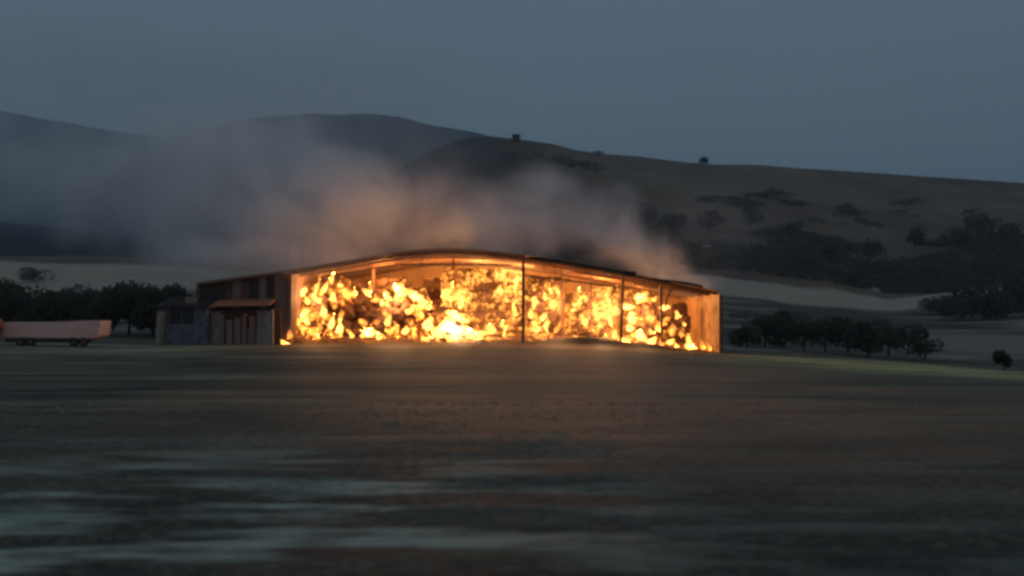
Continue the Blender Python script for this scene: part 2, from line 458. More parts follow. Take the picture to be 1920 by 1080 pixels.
# far hills, each a ridge with a front and a back slope
def far_hill(D, pts, depth, label, mat, seed):
    pxs = np.array([p[0] for p in pts], float); ys = np.array([p[1] for p in pts], float)
    cols = np.linspace(pxs[0], pxs[-1], 240)
    base_z = -30.0
    V = []
    K = 24
    for k in range(K + 1):
        s = k / K * 2 - 1                      # -1 front foot, 0 crest, 1 back foot
        Dk = D + s*depth
        prof = (math.cos(s*math.pi) + 1) / 2
        X = (cols - 960) / F * D
        crest = CAMZ + (HY - np.interp(cols, pxs, ys)) / F * D
        crest = crest + 6*fnoise(cols/40.0, cols*0, seed)
        Z = base_z + (crest - base_z) * prof**0.8
        Z = Z + (18*fnoise(X/160.0, X*0 + Dk/170.0, seed+1)) * (1 - prof)*prof*3
        V.append(np.stack([X, np.full_like(X, Dk), Z], 1))
    V = np.concatenate(V)
    n = len(cols); ii = np.arange(n*(K+1)).reshape(K+1, n)
    q = np.stack([ii[:-1,:-1].ravel(), ii[:-1,1:].ravel(), ii[1:,1:].ravel(), ii[1:,:-1].ravel()], 1)
    o = link('hill', grid_mesh('hill', V, q), mat)
    tag(o, kind='structure'); o['label'] = label
    return o
M['hill'] = rough_mat('wooded hill', (0.05, 0.055, 0.045), (0.09, 0.085, 0.065), 0.01, 0.95, bump=0.0)
far_hill(3300, [(-200, 480), (100, 400), (250, 320), (345, 262), (430, 236), (500, 222), (580, 216), (700, 217), (760, 224), (820, 240), (880, 250), (960, 262), (1100, 300), (1300, 400), (1500, 480)], 1000,
         'blue rounded hill behind the smoke in the middle', M['hill'], 21)
far_hill(4800, [(-2500, 330), (-1200, 250), (-500, 190), (-120, 196), (0, 208), (60, 218), (180, 240), (300, 258), (400, 272), (520, 300), (800, 360), (1200, 450)], 1300,
         'hazy blue hill at the far left', M['hill'], 31)

# ------------------------------------------------------------------ the barn
YF, YB = 98.0, 120.0
XL, XR = (370 - 960)/F*YF, (1347 - 960)/F*YF          # eaves
XA = (838 - 960)/F*YF                                  # ridge
ZA = P(838, 467, YF).z
ZL, ZR = P(370, 533, YF).z, P(1347, 546, YF).z
XP = (548 - 960)/F*YF                                  # partition between closed bay and open bays
rp_x = [(p - 960)/F*YF for p in (340, 370, 470, 560, 650, 720, 780, 838, 900, 985, 1060, 1130, 1195, 1260, 1347, 1370)]
rp_z = [CAMZ + (HY - p)/F*YF for p in (537, 533, 518, 506, 491, 478, 470, 467.5, 470, 479, 490, 503, 514, 529, 546, 551)]
def roof_z(x): return float(np.interp(x, rp_x, rp_z))
barn = empty('hay_barn', (XA, YF, gz(XA, YF)))
tag(barn, 'large open fronted hay barn on fire with low gabled metal roof', 'barn')
BL = Vector(barn.location)
def bpart(mb, name, mat, bevel=0, label=None):
    o = mb.build(name, mat, barn, None, bevel)
    o.matrix_parent_inverse = Matrix.Translation(-BL)
    if label: o['label'] = label
    return o

def corrugated(x0, x1, zb0, zb1, zt0, zt1, y, amp=0.03, waves=5, axis='x', lean=0.0):
    """thin ribbed sheet between two ends; axis x: spans x at depth y, axis y: spans y at x=y"""
    mb = MB(); n = waves*2 + 1
    t = 0.012
    fr, bk = [], []
    for i in range(n):
        s = i/(n-1); a = x0 + (x1-x0)*s
        d = amp if i % 2 else 0.0
        for z, l in ((zb0 + (zb1-zb0)*s, 0.0), (zt0 + (zt1-zt0)*s, lean)):
            if axis == 'x':
                fr.append((a, y + d + l, z)); bk.append((a, y + d + t + l, z))
            else:
                fr.append((y + d + l, a, z)); bk.append((y + d + t + l, a, z))
    mb.v = fr + bk; o = len(fr)
    for i in range(n-1):
        k = 2*i
        mb.f += [(k, k+2, k+3, k+1), (o+k+1, o+k+3, o+k+2, o+k)]
        mb.f += [(k, o+k, o+k+2, k+2), (k+1, k+3, o+k+3, o+k+1)]
    mb.f += [(0, 1, o+1, o), (2*n-2, o+2*n-2, o+2*n-1, 2*n-1)]
    return mb

# roof sheets: three along each slope, two metres wide, some left out to let light up
def roof_sheet(xa, xb, y0, y1, lift=0.0, warp=0.0):
    mb = MB(); n = 9
    top, bot = [], []
    for j, x in enumerate((xa, xa+(xb-xa)*.33, xa+(xb-xa)*.67, xb)):
        for i in range(n):
            s = i/(n-1); y = y0 + (y1-y0)*s
            z = roof_z(x) + (0.05 if i % 2 else 0) + lift + (warp if j in (1, 2) else 0)
            top.append((x, y, z + 0.02)); bot.append((x, y, z))
    mb.v = top + bot; o = len(top)
    for j in range(3):
        for i in range(n-1):
            k = j*n + i
            mb.f += [(k, k+1, k+n+1, k+n), (o+k+n, o+k+n+1, o+k+1, o+k)]
    for i in range(n-1):
        mb.f += [(i, o+i, o+i+1, i+1), (3*n+i+1, o+3*n+i+1, o+3*n+i, 3*n+i)]
    for j in range(3):
        mb.f += [(j*n, j*n+n, o+j*n+n, o+j*n), (j*n+n-1, o+j*n+n-1, o+j*n+2*n-1, j*n+2*n-1)]
    return mb
light_holes = set()
rng = random.Random(5)
light_holes = {(3, 2), (2, 3), (4, 6), (7, 6), (6, 7), (3, 7), (5, 3), (7, 4), (4, 1), (6, 2), (8, 5)}      # sheets left out so lamp light reaches the smoke
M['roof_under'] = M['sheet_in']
for r in range(11):
    y0 = YF - 0.5 + r*2.06
    for c in range(8):
        if (r, c) in light_holes and c not in (0,): continue
        if c < 4: xa = XL - 0.3 + (XA - XL + 0.3)*c/4; xb = XL - 0.3 + (XA - XL + 0.3)*(c+1)/4
        else: xa = XA + (XR + 0.25 - XA)*(c-4)/4; xb = XA + (XR + 0.25 - XA)*(c-3)/4
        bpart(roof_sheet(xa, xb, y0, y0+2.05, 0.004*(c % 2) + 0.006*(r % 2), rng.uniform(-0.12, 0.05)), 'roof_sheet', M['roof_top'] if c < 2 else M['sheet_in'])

# portal frames: rafters, columns
for i, y in enumerate(np.linspace(YF + 0.15, YB - 0.3, 6)):
    for xa, xb in ((XL, XA), (XA, XR)):
        mb = MB(); st = np.linspace(xa, xb, 8)
        for u, v in zip(st[:-1], st[1:]): mb.bar((u, y, roof_z(u) - 0.22), (v, y, roof_z(v) - 0.22), 0.16, 0.26)
        bpart(mb, 'rafter', M['steel'])
    for x in (XL + 0.1, XP - 0.5, XR + 0.28):
        g = gz(x, y)
        bpart(MB().box(x-0.12, x+0.12, y-0.15, y+0.15, g - 0.3, roof_z(x) - 0.3), 'post', M['steel'])
# purlins run back along the roof
for c in range(1, 16):
    x = XL + (XR - XL)*c/16 + 0.05
    bpart(MB().box(x-0.05, x+0.05, YF - 0.3, YB, roof_z(x) - 0.10, roof_z(x) - 0.012), 'purlin', M['steel'])
# posts of the open front (photo columns 980, 1165) and the slimmer inner ones
def front_post(px, y, w, ytop=None, lean=0.0):
    x = (px - 960)/F*y
    zt = roof_z(x) - 0.35 if ytop is None else P(px, ytop, y).z
    bpart(MB().bar((x, y, gz(x, y) - 0.2), (x + lean, y, zt), w, w*1.2), 'post', M['steel'])
front_post(981, YF + 0.2, 0.27)
front_post(1163, YF + 0.2, 0.22, lean=0.25)
front_post(1052, YF + 5.0, 0.22)
front_post(1108, YF + 5.0, 0.18)
front_post(1241, YF + 3.0, 0.22, lean=-0.1)
front_post(1240, YF + 12.0, 0.22)
front_post(700, YF + 9.0, 0.25)
front_post(850, YF + 9.0, 0.25)
# curved knee brace at photo column 1255-1275
mb = MB(); pts = [P(1248, 575, YF+3), P(1250, 560, YF+3), P(1257, 545, YF+3), P(1268, 537, YF+3), P(1284, 533, YF+3)]
for a, b_ in zip(pts[:-1], pts[1:]): mb.bar(a, b_, 0.16, 0.16)
bpart(mb, 'knee_brace', M['steel'])
# bottom chords / tie beams under the roof
for (pa, ya, pb, yb_, D, w) in ((740, 496, 960, 497, YF + 1, 0.10), (985, 516, 1180, 541, YF + 3, 0.12), (1000, 500, 1160, 524, YF + 8, 0.10), (600, 520, 740, 497, YF + 2, 0.10)):
    bpart(MB().bar(P(pa, ya, D), P(pb, yb_, D), w, w*1.3), 'tie_beam', M['steel'])
for px_ in (1040, 1107, 1020, 1135, 905, 790, 660):
    D = YF + 0.4; x = (px_-960)/F*D
    bpart(MB().bar((x, D, roof_z(x) - 0.35), (x+0.05, D, roof_z(x) - 1.15), 0.07), 'hanger', M['steel'])
# verge strip along the roof edge, blackened and sprung loose on the right
def verge(pts, D, w, name='verge_strip', label=None, mat='char'):
    mb = MB()
    for a, b_ in zip(pts[:-1], pts[1:]): mb.bar(P(*a, D), P(*b_, D), 0.25, w)
    bpart(mb, name, M[mat], 0, label)
verge([(992, 483), (1010, 484), (1060, 491), (1120, 502), (1160, 509), (1178, 512)], YF - 0.55, 0.20, label='black sprung strip along the right roof edge')
verge([(1170, 512), (1183, 513), (1192, 514)], YF - 0.55, 0.42, label='curled end of the sprung roof strip')
verge([(1192, 517), (1245, 526)], YF - 0.5, 0.08)
verge([(1245, 526), (1275, 529), (1300, 533), (1318, 538)], YF - 0.5, 0.20)
verge([(370, 532), (470, 518), (560, 506), (650, 491)], YF - 0.5, 0.22, mat='roof_top')
verge([(650, 491), (720, 478), (780, 470), (838, 467.5), (900, 470), (985, 480)], YF - 0.5, 0.16, mat='roof_top')

# right side wall (seen from inside), back wall, partition, closed bay on the left
def side_wall(x, y0, y1, n, mat, skip=()):
    for i in range(n):
        if i in skip: continue
        a, b_ = y0 + (y1-y0)*i/n + 0.005, y0 + (y1-y0)*(i+1)/n - 0.005
        bpart(corrugated(a, b_, gz(x, a) - 0.2, gz(x, b_) - 0.2, roof_z(x) - 0.12, roof_z(x) - 0.12, x + 0.01*(i % 2), axis='y', waves=4), 'wall_sheet', mat)
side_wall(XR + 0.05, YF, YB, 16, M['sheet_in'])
M['sheet_soot'] = rough_mat('sooty partition sheet', (0.20, 0.12, 0.08), (0.12, 0.07, 0.05), 0.6, 0.7)
side_wall(XP - 0.2, YF + 0.3, YB, 12, M['sheet_soot'])
side_wall(XL - 0.1, YF, YB, 12, M['sheet'])
nb = 36
for i in range(nb):
    a = XL + (XR-XL)*i/nb + 0.005; b_ = XL + (XR-XL)*(i+1)/nb - 0.005
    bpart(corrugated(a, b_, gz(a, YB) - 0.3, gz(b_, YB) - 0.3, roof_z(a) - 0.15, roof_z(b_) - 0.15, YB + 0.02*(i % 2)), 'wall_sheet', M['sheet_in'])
# front of the closed bay: upright sheets, some buckled, with a high gap
M['sheet_red'] = rough_mat('red brown sheet', (0.17, 0.085, 0.07), (0.10, 0.055, 0.048), 0.7, 0.7, stretch=(1, 1, 0.4), c3=(0.05, 0.035, 0.03), s3=1.2)
M['sheet_pale'] = rough_mat('dull pinkish sheet', (0.30, 0.19, 0.16), (0.20, 0.13, 0.11), 0.7, 0.7, stretch=(1, 1, 0.4))
M['sheet_dark'] = rough_mat('dark olive sheet', (0.045, 0.045, 0.035), (0.07, 0.06, 0.045), 0.7, 0.8)
edges_px = [372, 388, 404, 420, 436, 452, 470, 486, 500, 514, 530, 546]
kinds = ['sheet_dark','sheet_dark','sheet_dark','sheet_red','sheet_pale','sheet_red','sheet_dark','sheet_pale','sheet_dark','sheet_pale','sheet_pale']
for i in range(len(edges_px)-1):
    a = (edges_px[i]-960)/F*YF + 0.006; b_ = (edges_px[i+1]-960)/F*YF - 0.006
    bot = 1.2 if kinds[i] == 'sheet_dark' and i > 4 else gz(a, YF) - 0.2
    bpart(corrugated(a, b_, bot, bot, roof_z(a) - 0.15, roof_z(b_) - 0.15 - 0.15*(i % 3 == 1), YF - 0.05 + 0.03*(i % 2), lean=rng.uniform(-0.1, 0.12)), 'wall_sheet', M[kinds[i]])

# ------------------------------------------------------------------ burning straw
def lump_mesh(name, dims, seg, amp, freq, seed):
    bm = bmesh.new(); bmesh.ops.create_cube(bm, size=1.0)
    bmesh.ops.subdivide_edges(bm, edges=bm.edges[:], cuts=seg, use_grid_fill=True)
    off = Vector((seed*13.7, seed*5.1, seed*3.3))
    for v in bm.verts:
        p = v.co.copy()
        n = p.normalized() * 0.5
        p = p.lerp(n * 1.15, 0.25)
        p = Vector((p.x*dims[0], p.y*dims[1], p.z*dims[2]))
        d = mnoise.noise_vector(p*freq + off) * amp + mnoise.noise_vector(p*freq*3 + off) * amp*0.5
        v.co = p + d
    me = bpy.data.meshes.new(name); bm.to_mesh(me); bm.free(); me.shade_smooth()
    return me
bale_meshes = [lump_mesh('hay_bale', (2.3, 1.25, 0.98), 5, 0.27, 1.8, k) for k in range(6)]
for me in bale_meshes[:3]: me.materials.append(M['ember'])
for me in bale_meshes[3:]: me.materials.append(M['ember_fine'])

def bale(x, y, z, heat, kind, label, group, rot=(0,0,0), sc=(1,1,1)):
    me = bale_meshes[rng.randrange(3) + (3 if kind else 0)]
    o = link('hay_bale', me, None, None, (x, y, z))
    o.rotation_euler = rot; o.scale = sc
    o.color = (heat, 0, 0, 1)
    return tag(o, label, 'hay bale', group)

# stacks: photo x-range, top row, distance, heat
def stack(px0, px1, ytop, D, heat, label, group, cols, kind=1):
    x0, x1 = (px0-960)/F*D, (px1-960)/F*D
    zt = P(px0, ytop, D).z; zg = gz((x0+x1)/2, D) - 0.1
    nrow = max(1, round((zt-zg)/0.98)); h = (zt-zg)/nrow; w = (x1-x0)/cols
    for r in range(nrow):
        for c in range(cols):
            if r == nrow-1 and rng.random() < 0.12: continue
            side = '' if cols == 1 else (', left end' if c == 0 else ', right end' if c == cols-1 else ', middle' if cols == 3 else ', %s along' % ORD[c])
            lab = label + ', %s course up%s' % (ORD[r], side)
            bale(x0 + w*(c+0.5) + rng.uniform(-.08,.08), D + rng.uniform(-.5,.5), zg + h*(r+0.5), heat + rng.uniform(-0.22, 0.10), kind, lab, group,
                 (rng.uniform(-.2,.2), rng.uniform(-.16,.16), rng.uniform(-.3,.3)), (w/2.3*rng.uniform(1.0,1.15), rng.uniform(.85,1.1), h/0.98*rng.uniform(1.0,1.2)))
stack(832, 978, 508, 104.5, 0.51, 'bale of the tall stack left of the thick post', 'bales stacked left of the thick post', 3)
stack(988, 1050, 522, 104.0, 0.47, 'bale of the stack right of the thick post', 'bales stacked right of the thick post', 2)
stack(1062, 1103, 532, 104.5, 0.50, 'bale of the narrow middle stack', 'bales in the narrow middle stack', 1)
stack(1113, 1156, 541, 104.5, 0.52, 'bale of the bright stack left of the leaning post', 'bales in the bright right stack', 1)
stack(1172, 1226, 549, 105.0, 0.38, 'bale of the low stack past the leaning post', 'bales stacked right of the leaning post', 2)
stack(1232, 1290, 572, 107.0, 0.30, 'half burnt bale low against the right wall', 'bales low by the right wall', 2)
stack(700, 830, 524, 108.0, 0.22, 'deep bale behind the right of the heap', 'bales behind the heap', 4, 0)
stack(600, 690, 526, 108.0, 0.20, 'deep bale behind the left of the heap', 'bales behind the left of the heap', 2, 0)
# collapsed heap on the left: tumbled bales under a ragged profile
hp = [(535, 640), (556, 548), (580, 522), (625, 512), (660, 540), (690, 545), (720, 535), (755, 508), (790, 540), (820, 565), (850, 600), (900, 610), (960, 625)]
hx = [p[0] for p in hp]; hyv = [p[1] for p in hp]
k = 0
while k < 96:
    px_ = rng.uniform(556, 850)
    top = float(np.interp(px_, hx, hyv))
    py_ = rng.uniform(top + 12, 636)
    D = 101.2 + (636 - py_)/110*4.0 + rng.uniform(-.4, .4)
    p = P(px_, py_, D)
    core = ((px_-695)/75)**2 + ((py_-592)/32)**2 < 1
    bale(p.x, p.y, max(p.z, gz(p.x, p.y) + 0.25), rng.uniform(0.0, 0.12) if core else rng.uniform(0.10, 0.42), 0, 'charred and glowing bale tumbled in the collapsed left heap', 'bales in the collapsed left heap',
         (rng.uniform(-1,1), rng.uniform(-1,1), rng.uniform(-1.2,1.2)), (rng.uniform(.45,.75), rng.uniform(.7,.9), rng.uniform(.6,.95)))
    k += 1
# loose burning straw spilled along the front
def straw_bank(px0, px1, D0, D1, h, heat, label, seed):
    xs = np.linspace((px0-960)/F*D0, (px1-960)/F*D0, 120); ys = np.linspace(D0, D1, 26)
    A, B = np.meshgrid(xs, ys)
    sy = (B-D0)/(D1-D0); ex = np.clip((A-xs[0])/1.0, 0, 1)*np.clip((xs[-1]-A)/1.0, 0, 1)
    Z = ground_z(A, B) - 0.12 + ex*h*np.sin(np.clip(sy*1.3, 0, 1)*math.pi/2)*(0.75 + 0.8*fnoise(A/1.3, B/1.3, seed)) + 0.22*fnoise(A/0.35, B/0.35, seed+1)*ex
    Z[-1] = ground_z(A[-1], B[-1]) - 0.3
    ii = np.arange(A.size).reshape(A.shape)
    q = np.stack([ii[:-1,:-1].ravel(), ii[:-1,1:].ravel(), ii[1:,1:].ravel(), ii[1:,:-1].ravel()], 1)
    o = link('loose_straw', grid_mesh('loose_straw', np.stack([A.ravel(), B.ravel(), Z.ravel()], 1), q), M['ember'])
    o.color = (heat, 0, 0, 1)
    tag(o, label, 'loose straw', None, 'stuff')
straw_bank(528, 830, 99.2, 103.5, 1.2, 0.14, 'loose glowing straw spilled before the left heap', 41)
straw_bank(830, 1180, 99.0, 104.2, 1.0, 0.34, 'loose burning straw spilled before the stacks', 51)
straw_bank(1180, 1338, 98.9, 104.0, 0.7, 0.22, 'loose straw burning along the right end', 61)

# flames: closed teardrop tongues with a glowing inside
def flame_mesh(seed, bend=0.25, fat=0.34):
    bm = bmesh.new(); bmesh.ops.create_icosphere(bm, subdivisions=3, radius=1.0)
    r = random.Random(seed); off = Vector((seed*7.3, seed*3.9, 0))
    ph = r.uniform(0, 6.28)
    for v in bm.verts:
        t = (v.co.z + 1)/2
        w = (math.sin(math.pi*min(1, t**0.78))**0.7)*(1.1 - 0.4*t)
        a = math.atan2(v.co.y, v.co.x)
        q = Vector((math.cos(a)*w*fat, math.sin(a)*w*fat, t))
        n = mnoise.noise_vector(q*2.6 + off)*0.16
        v.co = Vector((q.x + bend*math.sin(t*4.2 + ph)*t, q.y + bend*0.5*math.sin(t*2.4 + ph*2)*t, t)) + n*1.3 + mnoise.noise_vector(q*6.5 + off)*0.10
    me = bpy.data.meshes.new('flame'); bm.to_mesh(me); bm.free(); me.shade_smooth()
    return me
fl = {}
for key in ('flame_yellow', 'flame_orange', 'flame_white'):
    fl[key] = []
    for s in range(6):
        me = flame_mesh(s + 1, 0.12 + 0.05*s, 0.26 + 0.03*s); me.materials.append(M[key]); fl[key].append(me)
def flame(px, py, hpx, wpx, D, key, label, group, tilt=0.0):
    """base at photo px,py; hpx/wpx height and width in photo pixels"""
    p = P(px, py, D); s = D/F
    o = link('flame', fl[key][rng.randrange(6)], None, None, p)
    W = wpx*s/0.6
    o.scale = (W, min(W, 1.1), hpx*s)
    o.rotation_euler = (0, tilt, rng.uniform(-0.4, 0.4))
    return tag(o, label, 'flame', group)
GL = 'flames in the left heap'; GM = 'flames over the middle stacks'; GR = 'flames at the right end'
lab_l = 'small flame tongue among the charred bales of the left heap'
# traced bright tongues of the left heap (x, y base, height, width, tilt)
for (x, y, h, w, t, kk) in [
    (585, 560, 36, 13, 0.5, 'y'), (603, 552, 36, 13, 0.5, 'y'), (618, 535, 26, 11, 0.4, 'y'), (597, 528, 18, 9, 0.3, 'o'), (567, 556, 22, 12, 0.1, 'y'),
    (577, 572, 20, 12, 0, 'y'), (566, 598, 30, 15, 0.25, 'y'), (606, 592, 22, 14, 0, 'y'), (620, 566, 18, 20, 0.6, 'y'), (576, 610, 18, 13, 0, 'y'),
    (618, 618, 34, 15, 0.3, 'y'), (636, 628, 28, 17, 0.1, 'y'), (640, 600, 24, 13, -0.1, 'o'), (655, 565, 36, 20, -0.35, 'o'), (665, 556, 22, 15, 0, 'y'),
    (693, 556, 24, 20, -0.5, 'y'), (590, 630, 24, 36, 0, 'o'), (570, 622, 20, 20, 0, 'o'), (533, 648, 13, 24, 0.1, 'y'), (540, 634, 22, 12, 0.5, 'o'),
    (552, 608, 14, 10, 0, 'o'), (598, 636, 12, 12, 0, 'y'), (704, 568, 18, 16, 0, 'o'), (716, 574, 16, 14, 0, 'y'), (731, 566, 26, 20, -0.4, 'y'),
    (745, 545, 20, 16, 0, 'y'), (757, 560, 44, 22, -0.45, 'y'), (778, 562, 34, 22, -0.4, 'y'), (795, 580, 32, 26, -0.3, 'y'), (744, 562, 16, 16, 0, 'y'),
    (727, 576, 14, 12, 0, 'o'), (695, 548, 20, 10, 0, 'o'), (765, 590, 22, 20, 0.2, 'o'), (720, 592, 18, 18, 0.8, 'o'), (727, 612, 24, 15, 0, 'y'),
    (704, 612, 18, 18, 0, 'o'), (742, 616, 20, 13, 0, 'o'), (758, 628, 20, 17, 0, 'y'), (742, 634, 26, 15, 0.3, 'o'), (700, 635, 22, 42, 0, 'y'),
    (713, 642, 26, 14, -0.1, 'y'), (686, 632, 18, 24, 0, 'y'), (660, 634, 12, 12, 0, 'y'), (646, 642, 11, 26, 0, 'o'), (774, 636, 30, 14, 0.35, 'o'),
    (795, 642, 16, 28, 0, 'y'), (804, 620, 26, 24, -0.2, 'y'), (675, 606, 14, 24, 0.9, 'o'), (784, 604, 20, 18, 0, 'o'), (806, 646, 16, 22, 0, 'y')]:
    flame(x, y, h*0.95*rng.uniform(.75, 1.1), w*0.74*rng.uniform(.7, 1.1), 97.2 if x < 548 else 100.6 + (640-y)/110*3.0, 'flame_yellow' if kk == 'y' else 'flame_orange', lab_l if kk == 'y' else 'dull orange flame low among the charred bales of the left heap', GL, t)
for i in range(88):
    px_ = rng.uniform(545, 832)
    top = float(np.interp(px_, hx, hyv)) + 4
    h = rng.uniform(7, 17); y = rng.uniform(top + h, 646)
    if ((px_-695)/62)**2 + ((y-592)/26)**2 < 1: continue
    flame(px_, y, h, rng.uniform(4, 9), 100.4 + (640-y)/110*3.0, rng.choice(['flame_yellow', 'flame_orange', 'flame_orange']), 'tiny flame between the charred bales of the left heap', 'tiny flames in the left heap', rng.uniform(-.8, .8))
# white hot patch and its yellow surround
flame(864, 638, 40, 44, 100.2, 'flame_white', 'white hot flame lying at the foot of the middle stack', None, -0.25)
flame(846, 628, 28, 24, 100.1, 'flame_white', 'pale flame on the left shoulder of the white hot one', None, 0.1)
for (x, y, h, w) in [(836, 622, 28, 26), (884, 640, 34, 24), (822, 634, 26, 22), (856, 602, 18, 40), (892, 646, 14, 24), (846, 640, 14, 20)]:
    flame(x, y, h, w, 100.8, 'flame_yellow', 'yellow flame wrapped round the white hot patch', 'flames round the white hot patch', rng.uniform(-.3,.3))
for i in range(96):
    px_ = rng.uniform(828, 1158)
    top = float(np.interp(px_, [828, 850, 960, 1000, 1050, 1100, 1158], [520, 508, 510, 524, 532, 540, 550]))
    h = rng.uniform(8, 24); y = rng.uniform(top + h, 636)
    if abs(px_-981) < 12 and y < 640: continue
    flame(px_, y, h, rng.uniform(3.5, 8), 103.0 if y < 610 else 100.8, rng.choice(['flame_yellow', 'flame_yellow', 'flame_orange']), 'short flame licking over the burning middle stacks', GM, rng.uniform(-.5, .5))
for (x, y, h, w, kk) in [(1198, 572, 28, 20, 'y'), (1178, 582, 20, 26, 'y'), (1200, 562, 14, 22, 'y'), (1184, 610, 30, 18, 'y'), (1180, 622, 20, 20, 'y'), (1242, 582, 16, 20, 'y'),
    (1270, 600, 22, 15, 'y'), (1240, 614, 18, 22, 'o'), (1214, 600, 24, 14, 'o'), (1234, 622, 16, 16, 'y'), (1200, 640, 26, 30, 'y'), (1222, 646, 18, 20, 'y'),
    (1168, 642, 12, 24, 'y'), (1290, 658, 34, 20, 'y'), (1297, 660, 22, 22, 'y'), (1316, 660, 30, 12, 'o'), (1260, 630, 30, 14, 'o'), (1330, 661, 26, 9, 'o'), (1188, 594, 14, 12, 'y'), (1212, 580, 12, 12, 'o'), (1226, 566, 14, 9, 'y'), (1222, 628, 14, 14, 'y'), (1250, 602, 12, 12, 'o'), (1256, 646, 14, 16, 'y'), (1276, 632, 16, 12, 'o'), (1282, 612, 12, 9, 'y'), (1240, 650, 12, 16, 'o'), (1268, 654, 12, 14, 'y'), (1190, 634, 12, 16, 'o')]:
    flame(x, y, h*.85, w*.7, 100.5 if y > 625 else 103.5, 'flame_yellow' if kk == 'y' else 'flame_orange', 'separate flame in front of the glowing right wall' if kk == 'y' else 'thin orange flame in front of the glowing right wall', GR, rng.uniform(-.25, .25))

# added point lamps carrying the fire's light, the deep ones away from any flame
def added_fire_lamp(px, py, D, watts, rad=0.7):
    ld = bpy.data.lights.new('added_fire_light', 'POINT'); ld.energy = watts; ld.shadow_soft_size = rad
    ld.color = (1.0, 0.42, 0.12) if D > 104.5 else (1.0, 0.52, 0.24)
    o = bpy.data.objects.new('added_fire_light', ld); C.objects.link(o); o.location = P(px, py, D)
FIRE_W = 1300
for (x, y, D, k_) in [(590, 555, 102.2, .35), (740, 560, 102, .7), (862, 600, 100.3, .4), (930, 560, 101.8, .3), (1040, 570, 101.8, .5),
                  (1135, 580, 101.8, .75), (1210, 590, 103, .35),
                  (610, 525, 105, 1.1), (720, 515, 106, 1.1), (820, 508, 108, 1.7), (900, 500, 110, 2.2), (985, 505, 110, 1.6), (1060, 515, 109, 1.5), (1130, 528, 110, 1.9), (1200, 540, 112, 1.5)]:
    added_fire_lamp(x, y, D, FIRE_W*k_*(0.72 if D > 104.5 else 1.0))

# ------------------------------------------------------------------ lean-to and outbuilding on the left
YA = 95.5
def ax(px): return (px - 960)/F*YA
def az(py): return CAMZ + (HY - py)/F*YA
lean = empty('lean_to', (ax(410), YA, gz(ax(410), YA)))
tag(lean, 'low lean-to with orange lit roof and pale piers beside the barn', 'shed')
def lpart(mb, name, mat, label=None, bevel=0, par=None):
    par = par or lean
    o = mb.build(name, mat, par, None, bevel)
    o.matrix_parent_inverse = Matrix.Translation(-Vector(lean.location))
    if label: o['label'] = label
    return o
g = gz(ax(410), YA) - 0.1
lpart(MB().box(ax(345), ax(520), YA+1.6, YA+1.8, g, az(582)), 'wall', M['sheet_soot'], 'dark rear boarding')
for (a, b_, t) in ((396, 412, 584), (412, 420, 590), (454, 461, 588), (468, 476, 592), (482, 512, 580), (424, 436, 600), (440, 451, 596)):
    lpart(MB().box(ax(a), ax(b_), YA, YA+0.4, g, az(t)), 'pier', M['pale_wall'] if t in (584, 580) else M['sheet_pale'])
lpart(MB().box(ax(421), ax(455), YA+0.5, YA+0.6, g, az(590)), 'door', M['sheet_red'])
lpart(MB().box(ax(460), ax(483), YA+0.3, YA+0.45, g, az(616)), 'low_wall', M['pale_wall'])
for i, (a, b_) in enumerate(zip(range(352, 500, 12), range(364, 512, 12))):
    n = len(range(352, 500, 12)); s0 = (a-352)/148; s1 = (b_-352)/148
    zf, zr = az(576.0 - 3*s0), az(563 - 3*s0)
    mb = MB(); x0, x1 = ax(a) + 0.01, ax(b_) - 0.01
    mb.v = [(x0, YA-0.5, zf), (x1, YA-0.5, zf), (x1, YA+2.3, zr), (x0, YA+2.3, zr), (x0, YA-0.5, zf+0.05), (x1, YA-0.5, zf+0.05), (x1, YA+2.3, zr+0.05), (x0, YA+2.3, zr+0.05)]
    mb.f = [(0,3,2,1),(4,5,6,7),(0,1,5,4),(1,2,6,5),(2,3,7,6),(3,0,4,7)]
    lpart(mb, 'roof_sheet', M['tile'])
lpart(MB().box(ax(346), ax(512), YA-0.45, YA-0.3, az(582), az(579)), 'fascia', M['char'])

hut = empty('outbuilding', (ax(350), YA-1.0, gz(ax(350), YA-1)))
tag(hut, 'small blue grey rendered outbuilding at the left end of the barn', 'outbuilding')
def hpart(mb, name, mat, label=None, bevel=0, par=None):
    o = mb.build(name, mat, par or hut, None, bevel)
    o.matrix_parent_inverse = Matrix.Translation(-Vector(hut.location))
    if label: o['label'] = label
    return o
h0, h1 = YA-1.0, YA+2.5
x0, x1 = ax(306), ax(394)
hpart(MB().box(x0, x1, h0, h0+0.2, g, az(607)), 'wall', M['render_wall'])
hpart(MB().box(x0, ax(322), h0, h0+0.2, az(607)+.001, az(578)), 'wall', M['render_wall'])
hpart(MB().box(ax(372), x1, h0, h0+0.2, az(607)+.001, az(578)), 'wall', M['render_wall'])
hpart(MB().box(x0, x0+0.2, h0+0.2, h1, g, az(570)), 'wall', M['render_wall'])
hpart(MB().box(x1-0.2, x1, h0+0.2, h1, g, az(575)), 'wall', M['render_wall'])
wf = hpart(MB().box(ax(322), ax(372), h0+0.08, h0+0.12, az(607), az(580)), 'window', M['glass'])
for a in (322, 346, 370):
    o = MB().box(ax(a), ax(a)+0.09, h0+0.04, h0+0.07, az(607), az(580)).build('frame', M['steel'], wf)
    o.matrix_parent_inverse = (Matrix.Translation(Vector(hut.location)) @ wf.matrix_parent_inverse).inverted() @ Matrix.Translation(Vector((0,0,0))) if False else Matrix.Identity(4)
